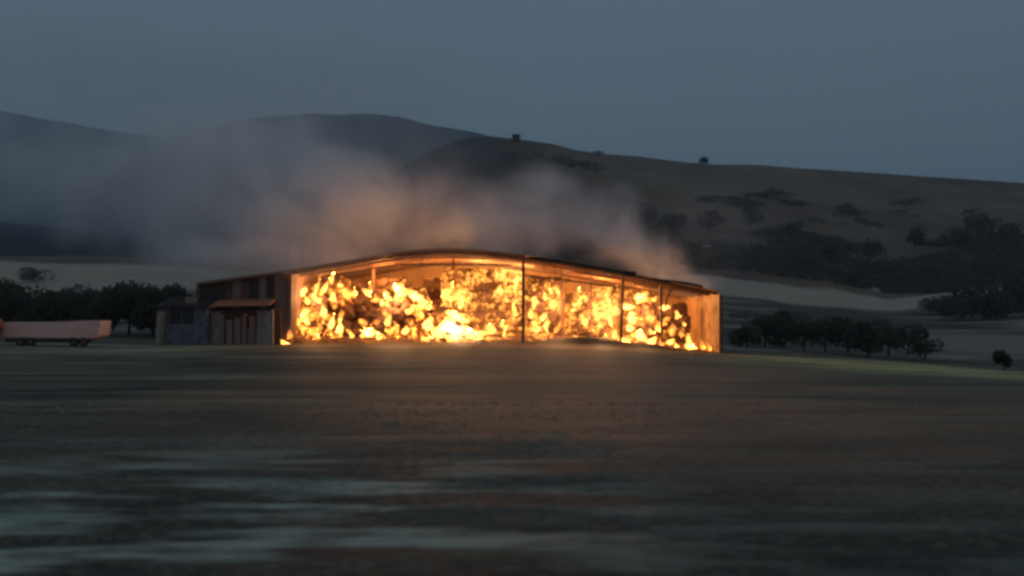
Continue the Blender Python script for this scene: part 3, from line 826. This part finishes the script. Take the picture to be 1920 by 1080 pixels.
mb = MB(); mb.v = [(x0-.25,h0-.3,az(578)),(x1+.1,h0-.3,az(578)),(x1+.1,h1,az(560)),(x0-.25,h1,az(560)),(x0-.25,h0-.3,az(575)),(x1+.1,h0-.3,az(575)),(x1+.1,h1,az(557)),(x0-.25,h1,az(557))]
mb.f = [(0,3,2,1),(4,5,6,7),(0,1,5,4),(1,2,6,5),(2,3,7,6),(3,0,4,7)]
hpart(mb, 'roof', M['dark_open'])
mb = MB(); mb.prism([(ax(302), g), (ax(314), g+.2), (ax(318), az(585)), (ax(304), az(583))], h0-0.35, h0-0.03)
hpart(mb, 'buttress', M['pale_wall'], 'pale sloping pier at the left corner')
hpart(MB().box(ax(346), ax(366), h0+1.2, h0+2.0, az(569), az(556)), 'chimney', M['pale_wall'])

# ------------------------------------------------------------------ trailer and vehicle at the far left
YT = 88.0
def tx(px): return (px - 960)/F*YT
def tz(py): return CAMZ + (HY - py)/F*YT
gt = gz(tx(100), YT)
tr = empty('farm_trailer', (tx(100), YT, gt))
tag(tr, 'long low farm trailer under a pale pinkish sheet', 'trailer')
def tpart(mb, name, mat, par=None, bevel=0, base=None):
    base = base or tr
    o = mb.build(name, mat, par or base, None, bevel)
    o.matrix_parent_inverse = Matrix.Translation(-Vector(base.location)) if par is None else Matrix.Identity(4)
    return o
# covered load: rounded right end, gently wavy top
outl = [(tx(18), tz(632)), (tx(176), tz(634)), (tx(189), tz(633)), (tx(196), tz(628)), (tx(199), tz(604)), (tx(198), tz(601)), (tx(170), tz(601)), (tx(120), tz(603)), (tx(60), tz(604)), (tx(18), tz(604))]
tpart(MB().prism(outl, YT-1.2, YT+1.2), 'covered_load', M['tarp'], bevel=0.03)
tpart(MB().box(tx(20), tx(180), YT-1.0, YT+1.0, tz(637.5), tz(635.2)), 'chassis', M['steel'])
for px_ in (52, 70, 150, 168):
    w = tpart(MB().tube((tx(px_), YT-1.25, gt+0.33), (tx(px_), YT-0.95, gt+0.33), 0.35, n=16), 'wheel', M['rubber'])
    tpart(MB().tube((tx(px_), YT-1.27, gt+0.33), (tx(px_), YT-1.2, gt+0.33), 0.16, n=10), 'rim', M['steel'], par=w)
tpart(MB().box(tx(24), tx(182), YT-1.15, YT-1.1, tz(641), tz(634.5)), 'underside_shade', M['rubber'])  # dark strip added as the shade that hides the wheels
vh = empty('van', (tx(-10), YT-2.5, gz(tx(-10), YT-2.5)))
tag(vh, 'red topped vehicle with pale lower body cut off by the left edge', 'van')
y0, y1 = YT-3.4, YT-1.6
body = [(tx(-75), tz(632)), (tx(24), tz(632)), (tx(27), tz(617)), (tx(25), tz(610)), (tx(12), tz(608)), (tx(-75), tz(608))]
tpart(MB().prism([(x, z) for x, z in [(tx(-75), tz(642)), (tx(8), tz(642)), (tx(16), tz(634)), (tx(20), tz(624)), (tx(-75), tz(624))]], y0, y1), 'lower_body', M['white_paint'], bevel=0.05, base=vh)
tpart(MB().prism([(x, z) for x, z in [(tx(-75), tz(623.8)), (tx(20), tz(623.8)), (tx(27), tz(614)), (tx(24), tz(600)), (tx(16), tz(595)), (tx(-75), tz(594))]], y0+.02, y1-.02), 'upper_body', M['red_paint'], bevel=0.06, base=vh)
for px_ in (-8, -62):
    w = tpart(MB().tube((tx(px_), y0-0.03, vh.location.z+.36), (tx(px_), y0+0.22, vh.location.z+.36), 0.38, n=16), 'wheel', M['rubber'], base=vh)
    tpart(MB().tube((tx(px_), y0-0.05, vh.location.z+.36), (tx(px_), y0+0.0, vh.location.z+.36), 0.18, n=10), 'rim', M['steel'], par=w, base=vh)
tpart(MB().box(tx(-60), tx(-20), y0-0.0, y0+0.03, tz(611), tz(599)), 'window', M['glass'], base=vh)

# ------------------------------------------------------------------ vegetation
def crown_mesh(w, h, n, seed, leaf=0.22, lobes=6):
    r = np.random.RandomState(seed)
    cs = [(r.uniform(-.32,.32)*w, r.uniform(-.3,.3)*w, h*r.uniform(0.3, 0.72), r.uniform(.22,.36)) for _ in range(lobes)]
    V, Fc = [], []
    for i in range(n):
        cx_, cy_, cz_, s = cs[i % lobes]
        d = r.normal(size=3); d /= np.linalg.norm(d)
        rad = r.uniform(0.35, 1.0)**0.5
        p = np.array([cx_ + d[0]*rad*s*w, cy_ + d[1]*rad*s*w, cz_ + d[2]*rad*s*h])
        p[2] = max(p[2], 0.02*h)
        a = r.normal(size=3); a /= np.linalg.norm(a); b_ = np.cross(a, r.normal(size=3)); b_ /= np.linalg.norm(b_)
        L_ = leaf*r.uniform(.6, 1.4)
        k = len(V)
        V += [p + a*L_, p + b_*L_*.6, p - a*L_, p - b_*L_*.6]
        Fc.append((k, k+1, k+2, k+3))
    return mesh('crown', V, Fc)
def trunk_mb(h, r0):
    mb = MB(); mb.tube((0,0,-.3), (0.05*h,0,h*.35), r0, r0*.7, 8); mb.tube((0.05*h,0,h*.35), (-.05*h,.03*h,h*.65), r0*.65, r0*.3, 7)
    mb.tube((0.05*h,0,h*.33), (.22*h,.05*h,h*.6), r0*.45, r0*.15, 6); mb.tube((0.05*h,0,h*.3), (-.2*h,-.05*h,h*.58), r0*.45, r0*.15, 6)
    return mb
veg_cache = {}
def plant(name, px, pybase, D, wpx, hpx, label, cat, group=None, mat='leaf', leaves=900):
    x = (px-960)/F*D; z = gz(x, D)
    h = max(hpx/F*D, 0.8) ; w = wpx/F*D
    v = rng.randrange(4); key = (round(w/h, 1), round(h/4), v, mat, leaves)
    o = empty(name, (x, D, z - 0.05), rng.uniform(-.5,.5))
    tag(o, label, cat, group)
    if key not in veg_cache:
        cm = crown_mesh(w/h, 1.0, leaves, len(veg_cache)+3, leaf=0.055 if leaves > 500 else 0.09)
        cm.materials.append(M[mat])
        tb = trunk_mb(1.0, 0.035); tm = mesh('trunk', tb.v, tb.f); tm.materials.append(M['bark'])
        veg_cache[key] = (cm, tm)
    cm, tm = veg_cache[key]
    c = link('crown', cm, None, o); c.scale = (h, h, h)
    t = link('trunk', tm, None, o); t.scale = (h, h, h)
    return o
# row of dark bushes right of the barn
for i, (px_, w, h) in enumerate([(1398, 44, 52), (1432, 56, 62), (1468, 52, 74), (1505, 60, 60), (1545, 62, 66), (1588, 60, 72), (1626, 56, 70), (1664, 60, 62), (1700, 56, 60), (1732, 40, 44)]):
    plant('bush', px_, 0, 135 + 4*(i % 3), w*1.3, h*1.05, '%s dark bush from the barn in the row to its right' % ORD[i], 'bush', 'bushes in the row right of the barn', leaves=800)
for i, (px_, D, w, h) in enumerate([(1770, 262, 60, 50), (1805, 250, 70, 62), (1842, 255, 76, 78), (1884, 262, 70, 84), (1925, 268, 80, 74), (1745, 285, 60, 30)]):
    plant('bush', px_, 0, D, w*1.2, h, 'olive scrub bush above the pale path, %s of its clump from the left' % ORD[[1, 2, 3, 4, 5, 0][i]], 'bush', 'bushes above the pale path', mat='leaf_b', leaves=1000)
plant('bush', 1880, 0, 100, 34, 48, 'lone round bush standing in the grass near the right edge', 'bush', leaves=1200)
for i, (px_, D, w, h) in enumerate([(1575, 205, 90, 26), (1480, 215, 80, 24), (1400, 215, 70, 22), (1640, 200, 70, 30)]):
    plant('bush', px_, 0, D, w, h, 'low scrub bush on rough ground behind the dark row, %s from the barn' % ORD[[2, 1, 0, 3][i]], 'bush', 'low scrub behind the bush row', mat='leaf_b', leaves=700)
# hillside trees
hs = [(1630, 560, 56, 48), (1715, 600, 44, 44), (1840, 640, 80, 60), (1795, 590, 60, 44), (1560, 520, 60, 40), (1480, 620, 50, 34), (1410, 700, 60, 34), (1080, 640, 80, 60), (1130, 560, 70, 50), (1200, 640, 60, 40),
      (1260, 560, 60, 44), (1330, 620, 60, 40), (1890, 560, 70, 44), (1670, 500, 50, 34), (1520, 460, 60, 36), (1400, 455, 50, 30), (1750, 470, 60, 36), (1600, 440, 46, 30), (1860, 450, 70, 40), (1300, 470, 50, 32), (1460, 800, 50, 24), (1700, 800, 60, 24)]
hs.sort()
for i, (px_, D, w, h) in enumerate(hs):
    plant('tree', px_, 0, D, w, h, 'dark spreading hillside tree, %s from the left on the brown slope' % ORD[i], 'tree', 'trees scattered on the hillside', leaves=700)
plant('tree', 1321, 0, 990, 18, 18, 'small round tree alone on the skyline right of the boxy hut', 'tree', leaves=400)
plant('tree', 1122, 0, 992, 26, 9, 'low bushy tree on the skyline between the hut and the round tree', 'tree', leaves=400)
# left: tree beside pale field and the dark thicket
plant('tree', 66, 0, 330, 60, 32, 'dark tree standing before the pale field at the far left', 'tree', leaves=900)
for i, (px_, D, w, h) in enumerate([(-10, 140, 90, 86), (40, 150, 90, 80), (95, 135, 90, 86), (145, 145, 90, 84), (195, 135, 90, 88), (240, 140, 84, 86), (285, 130, 80, 90), (120, 190, 120, 80), (220, 190, 120, 82), (320, 150, 80, 96), (340, 140, 60, 90), (20, 190, 120, 84)]):
    plant('bush', px_, 0, D, w*1.25, h*1.05, 'dark thicket bush behind the trailer, %s from the left, in the %s rank' % (ORD[[0, 2, 4, 5, 6, 8, 9, 3, 7, 10, 11, 1][i]], 'back' if D > 180 else 'front'), 'bush', 'thicket behind the trailer', leaves=1600)
# low scrub matting the hillside, too many clumps to count
def scrub(n, seed):
    r = np.random.RandomState(seed)
    D = 430 + 530*r.random_sample(n*4); px = 850 + 1150*r.random_sample(n*4)
    X = (px-960)/F*D
    d = fnoise(X/55.0, D/70.0, 91) + 0.6*fnoise(X/20.0, D/30.0, 92)
    k = d > np.where(D > 660, 0.42, -0.06); X, D = X[k][:n], D[k][:n]
    Z = ground_z(X, D); m = len(X); q = 26
    S = 1.6 + 3.0*r.random_sample(m)**2
    c = np.stack([X, D, Z + 0.3*S], 1)[:, None, :] + r.normal(size=(m, q, 3))*np.array([1.3, 1.0, 0.38])*S[:, None, None]*0.6
    a = r.normal(size=(m, q, 3)); a /= np.linalg.norm(a, axis=2, keepdims=True)
    b_ = np.cross(a, r.normal(size=(m, q, 3))); b_ /= np.linalg.norm(b_, axis=2, keepdims=True)
    L_ = (0.28*S)[:, None, None]
    V = np.stack([c + a*L_, c + b_*L_*.7, c - a*L_, c - b_*L_*.7], 2).reshape(-1, 3)
    o = link('hillside_scrub', grid_mesh('hillside_scrub', V, np.arange(len(V)).reshape(-1, 4)), M['leaf'])
    tag(o, 'low dark scrub matting the brown hillside', 'scrub', None, 'stuff')
scrub(2600, 17)
# little hut on the skyline
hx_, hD = (968-960)/F*985, 985
sh = empty('stone_hut', (hx_, hD, gz(hx_, hD)))
tag(sh, 'tiny boxy hut on the skyline above the smoke', 'hut')
MB().box(-3.6, 3.6, -3, 3, -1.5, 5.0).build('wall', M['dark_open'], sh)
MB().prism([(-3.75, 5.0), (3.75, 5.0), (3.75, 6.0), (0.2, 6.5), (-3.75, 6.3)], -3.4, 3.4).build('roof', M['dark_open'], sh)
MB().box(0.6, 1.8, -3.05, -3.0, 0.4, 2.6).build('door', M['bark'], sh)
# pale rocks: on the hillside, on the pale field edge and along the path bank
rock_me = [lump_mesh('boulder', (1.6, 1.2, 0.9), 3, 0.25, 0.9, 90+k) for k in range(3)]
for me in rock_me: me.materials.append(M['stone'])
for (px_, D, s, lab) in [(1326, 500, 2.4, 'pale boulder alone on the brown hillside right of the smoke'), (1641, 425, 1.9, 'pale boulder on the far edge of the pale field'),
                         (1655, 150, 0.9, 'small pale rock on the bank right end of the bush row'), (1690, 148, 1.0, 'pale rock half hidden by the bush row'), (1722, 152, 1.3, 'larger pale rock where the bank meets the path')]:
    x = (px_-960)/F*D
    o = link('boulder', rock_me[rng.randrange(3)], None, None, (x, D, gz(x, D) + s*0.3)); o.scale = (s, s, s)
    tag(o, lab, 'rock')

# grass tufts and cut straw on the near field
def tufts(name, n, mat, region, hgt, label, seed, pale=False):
    r = np.random.RandomState(seed)
    y = region[2] + (region[3]-region[2])*r.random_sample(n*3)**1.5
    x = (r.random_sample(n*3)*2-1)*(0.52*y + 2)
    if pale:
        d = fnoise(x/4.0, y/0.9, 71) + 0.5*fnoise(x/1.7, y/0.5, 72)
        keep = (d > 0.10) & (x < 1.5 + 2*r.random_sample(n*3))
    else:
        d = fnoise(x/3.0, y/1.5, 73); keep = d > -0.25
    keep &= (x > region[0]) & (x < region[1])
    x, y = x[keep][:n], y[keep][:n]; m = len(x)
    z = ground_z(x, y)
    k = 4
    V = np.zeros((m, k, 3, 3)); 
    for j in range(k):
        a = r.random_sample(m)*6.283; L_ = hgt*(0.5 + r.random_sample(m)); w = 0.006 + y*0.0004
        ox, oy = r.normal(size=m)*.06, r.normal(size=m)*.06
        lean_ = L_*(0.5 if not pale else 1.6)
        V[:, j, 0] = np.stack([x+ox-w*np.sin(a), y+oy+w*np.cos(a), z-.01], 1)
        V[:, j, 1] = np.stack([x+ox+w*np.sin(a), y+oy-w*np.cos(a), z-.01], 1)
        V[:, j, 2] = np.stack([x+ox+lean_*np.cos(a), y+oy+lean_*np.sin(a), z+L_*(1.0 if not pale else 0.4)], 1)
    V = V.reshape(-1, 3).astype(np.float32); nf = len(V)//3
    me = bpy.data.meshes.new(name)
    me.vertices.add(len(V)); me.vertices.foreach_set('co', V.ravel())
    me.loops.add(nf*3); me.loops.foreach_set('vertex_index', np.arange(nf*3, dtype=np.int32))
    me.polygons.add(nf); me.polygons.foreach_set('loop_start', np.arange(0, nf*3, 3, dtype=np.int32))
    me.update(calc_edges=True)
    o = link(name, me, mat); tag(o, label, 'grass', None, 'stuff')
tufts('grass', 9000, M['grass'], (-60, 60, 8, 32), 0.05, 'short rough grass covering the dark foreground field', 5)
tufts('cut_straw', 14000, M['straw'], (-12, 4, 8, 22), 0.05, 'pale cut straw lying in streaks at the lower left', 6, True)

# ------------------------------------------------------------------ smoke
SM = [  # photo x, y, radius x px, radius y px, distance, depth radius m, density
 (1285, 522, 75, 34, 112, 4, 0.09),
 (1225, 480, 90, 56, 112, 5, 0.16),
 (1140, 430, 95, 80, 112, 6, 0.16),
 (1010, 385, 110, 100, 116, 7, 0.11),
 (985, 470, 110, 50, 112, 5, 0.07),
 (900, 420, 130, 85, 116, 7, 0.11),
 (780, 400, 120, 110, 118, 7, 0.07),
 (800, 310, 140, 90, 122, 8, 0.025),
 (650, 385, 130, 130, 118, 8, 0.22),
 (520, 405, 160, 125, 120, 9, 0.23),
 (380, 390, 150, 145, 124, 10, 0.20),
 (470, 300, 180, 120, 126, 10, 0.15),
 (320, 270, 170, 90, 128, 10, 0.10),
 (230, 350, 220, 135, 132, 10, 0.08),
 (20, 310, 240, 130, 138, 12, 0.045),
 (-250, 300, 260, 150, 144, 12, 0.03),
 (420, 485, 170, 50, 112, 6, 0.12),
 (560, 475, 140, 42, 108, 5, 0.07),
 (560, 492, 190, 30, 104, 3, 0.06),
 (800, 462, 120, 30, 105, 3, 0.05),
 (1330, 440, 170, 110, 118, 8, 0.006),
 (560, 180, 420, 150, 137, 14, 0.024),
 (150, 140, 380, 150, 147, 14, 0.018),
]
hull = bpy.data.meshes.new('smoke')
bm = bmesh.new()
for (px_, py_, rx, ry, D, rd, den) in SM:
    D -= 6; den *= 1.5
    c = P(px_, py_, D); s = D/F
    bmesh.ops.create_icosphere(bm, subdivisions=3, radius=1.0, matrix=Matrix.Translation(c) @ Matrix.Diagonal((rx*s*1.22, rd*1.22, ry*s*1.22, 1)))
bm.to_mesh(hull); bm.free()
smoke = link('smoke', hull)
md = smoke.modifiers.new('union', 'REMESH'); md.mode = 'VOXEL'; md.voxel_size = 1.0
tag(smoke, 'pale smoke rolling off the barn roof and drifting left', 'smoke', None, 'stuff')
m, nt, N, L = nodes_of('smoke volume')
out = N.new('ShaderNodeOutputMaterial'); pv = N.new('ShaderNodeVolumePrincipled')
geo = N.new('ShaderNodeNewGeometry')
wn_ = N.new('ShaderNodeTexNoise'); wn_.inputs['Scale'].default_value = 0.16; wn_.inputs['Detail'].default_value = 3
L.new(geo.outputs['Position'], wn_.inputs['Vector'])
sb = N.new('ShaderNodeVectorMath'); sb.operation = 'SUBTRACT'; sb.inputs[1].default_value = (.5,.5,.5); L.new(wn_.outputs['Color'], sb.inputs[0])
sc_ = N.new('ShaderNodeVectorMath'); sc_.operation = 'MULTIPLY'; sc_.inputs[1].default_value = (7.0, 4.0, 5.5); L.new(sb.outputs[0], sc_.inputs[0])
pos = N.new('ShaderNodeVectorMath'); pos.operation = 'ADD'; L.new(geo.outputs['Position'], pos.inputs[0]); L.new(sc_.outputs[0], pos.inputs[1])
acc = None
for (px_, py_, rx, ry, D, rd, den) in SM:
    D -= 6; den *= 1.5
    c = P(px_, py_, D); s = D/F
    a = N.new('ShaderNodeVectorMath'); a.operation = 'SUBTRACT'; a.inputs[1].default_value = c; L.new(pos.outputs[0], a.inputs[0])
    d = N.new('ShaderNodeVectorMath'); d.operation = 'MULTIPLY'; d.inputs[1].default_value = (1/(rx*s), 1/rd, 1/(ry*s)); L.new(a.outputs[0], d.inputs[0])
    e = N.new('ShaderNodeVectorMath'); e.operation = 'LENGTH'; L.new(d.outputs[0], e.inputs[0])
    f = N.new('ShaderNodeMapRange'); f.interpolation_type = 'SMOOTHSTEP'
    f.inputs[1].default_value = 1.1; f.inputs[2].default_value = 0.15; f.inputs[3].default_value = 0.0; f.inputs[4].default_value = den
    L.new(e.outputs['Value'], f.inputs[0])
    if acc is None: acc = f.outputs[0]
    else:
        g_ = N.new('ShaderNodeMath'); g_.operation = 'ADD'; L.new(acc, g_.inputs[0]); L.new(f.outputs[0], g_.inputs[1]); acc = g_.outputs[0]
dn = N.new('ShaderNodeTexNoise'); dn.inputs['Scale'].default_value = 0.23; dn.inputs['Detail'].default_value = 4; dn.inputs['Roughness'].default_value = 0.6
L.new(pos.outputs[0], dn.inputs['Vector'])
dm = N.new('ShaderNodeMapRange'); dm.inputs[1].default_value = 0.36; dm.inputs[2].default_value = 0.66; dm.inputs[3].default_value = 0.15; dm.inputs[4].default_value = 1.9
L.new(dn.outputs['Fac'], dm.inputs[0])
mu = N.new('ShaderNodeMath'); mu.operation = 'MULTIPLY'; L.new(acc, mu.inputs[0]); L.new(dm.outputs[0], mu.inputs[1])
L.new(mu.outputs[0], pv.inputs['Density'])
pv.inputs['Color'].default_value = (0.985, 0.985, 0.99, 1); pv.inputs['Anisotropy'].default_value = 0.1
L.new(pv.outputs[0], out.inputs['Volume'])
hull.materials.append(m)
try: m.cycles.volume_step_rate = 0.25
except Exception: pass
smoke_mat = m

# ------------------------------------------------------------------ haze
hz = MB().box(-9500, 9500, -120, 9400, -60, 1150).build('haze')
tag(hz, kind='stuff'); hz['label'] = 'thin blue evening haze over the valley'
m, nt, N, L = nodes_of('haze')
out = N.new('ShaderNodeOutputMaterial'); pv = N.new('ShaderNodeVolumePrincipled')
pv.inputs['Color'].default_value = (0.60, 0.85, 1.0, 1); pv.inputs['Density'].default_value = 0.00015
L.new(pv.outputs[0], out.inputs['Volume'])
hz.data.materials.append(m)
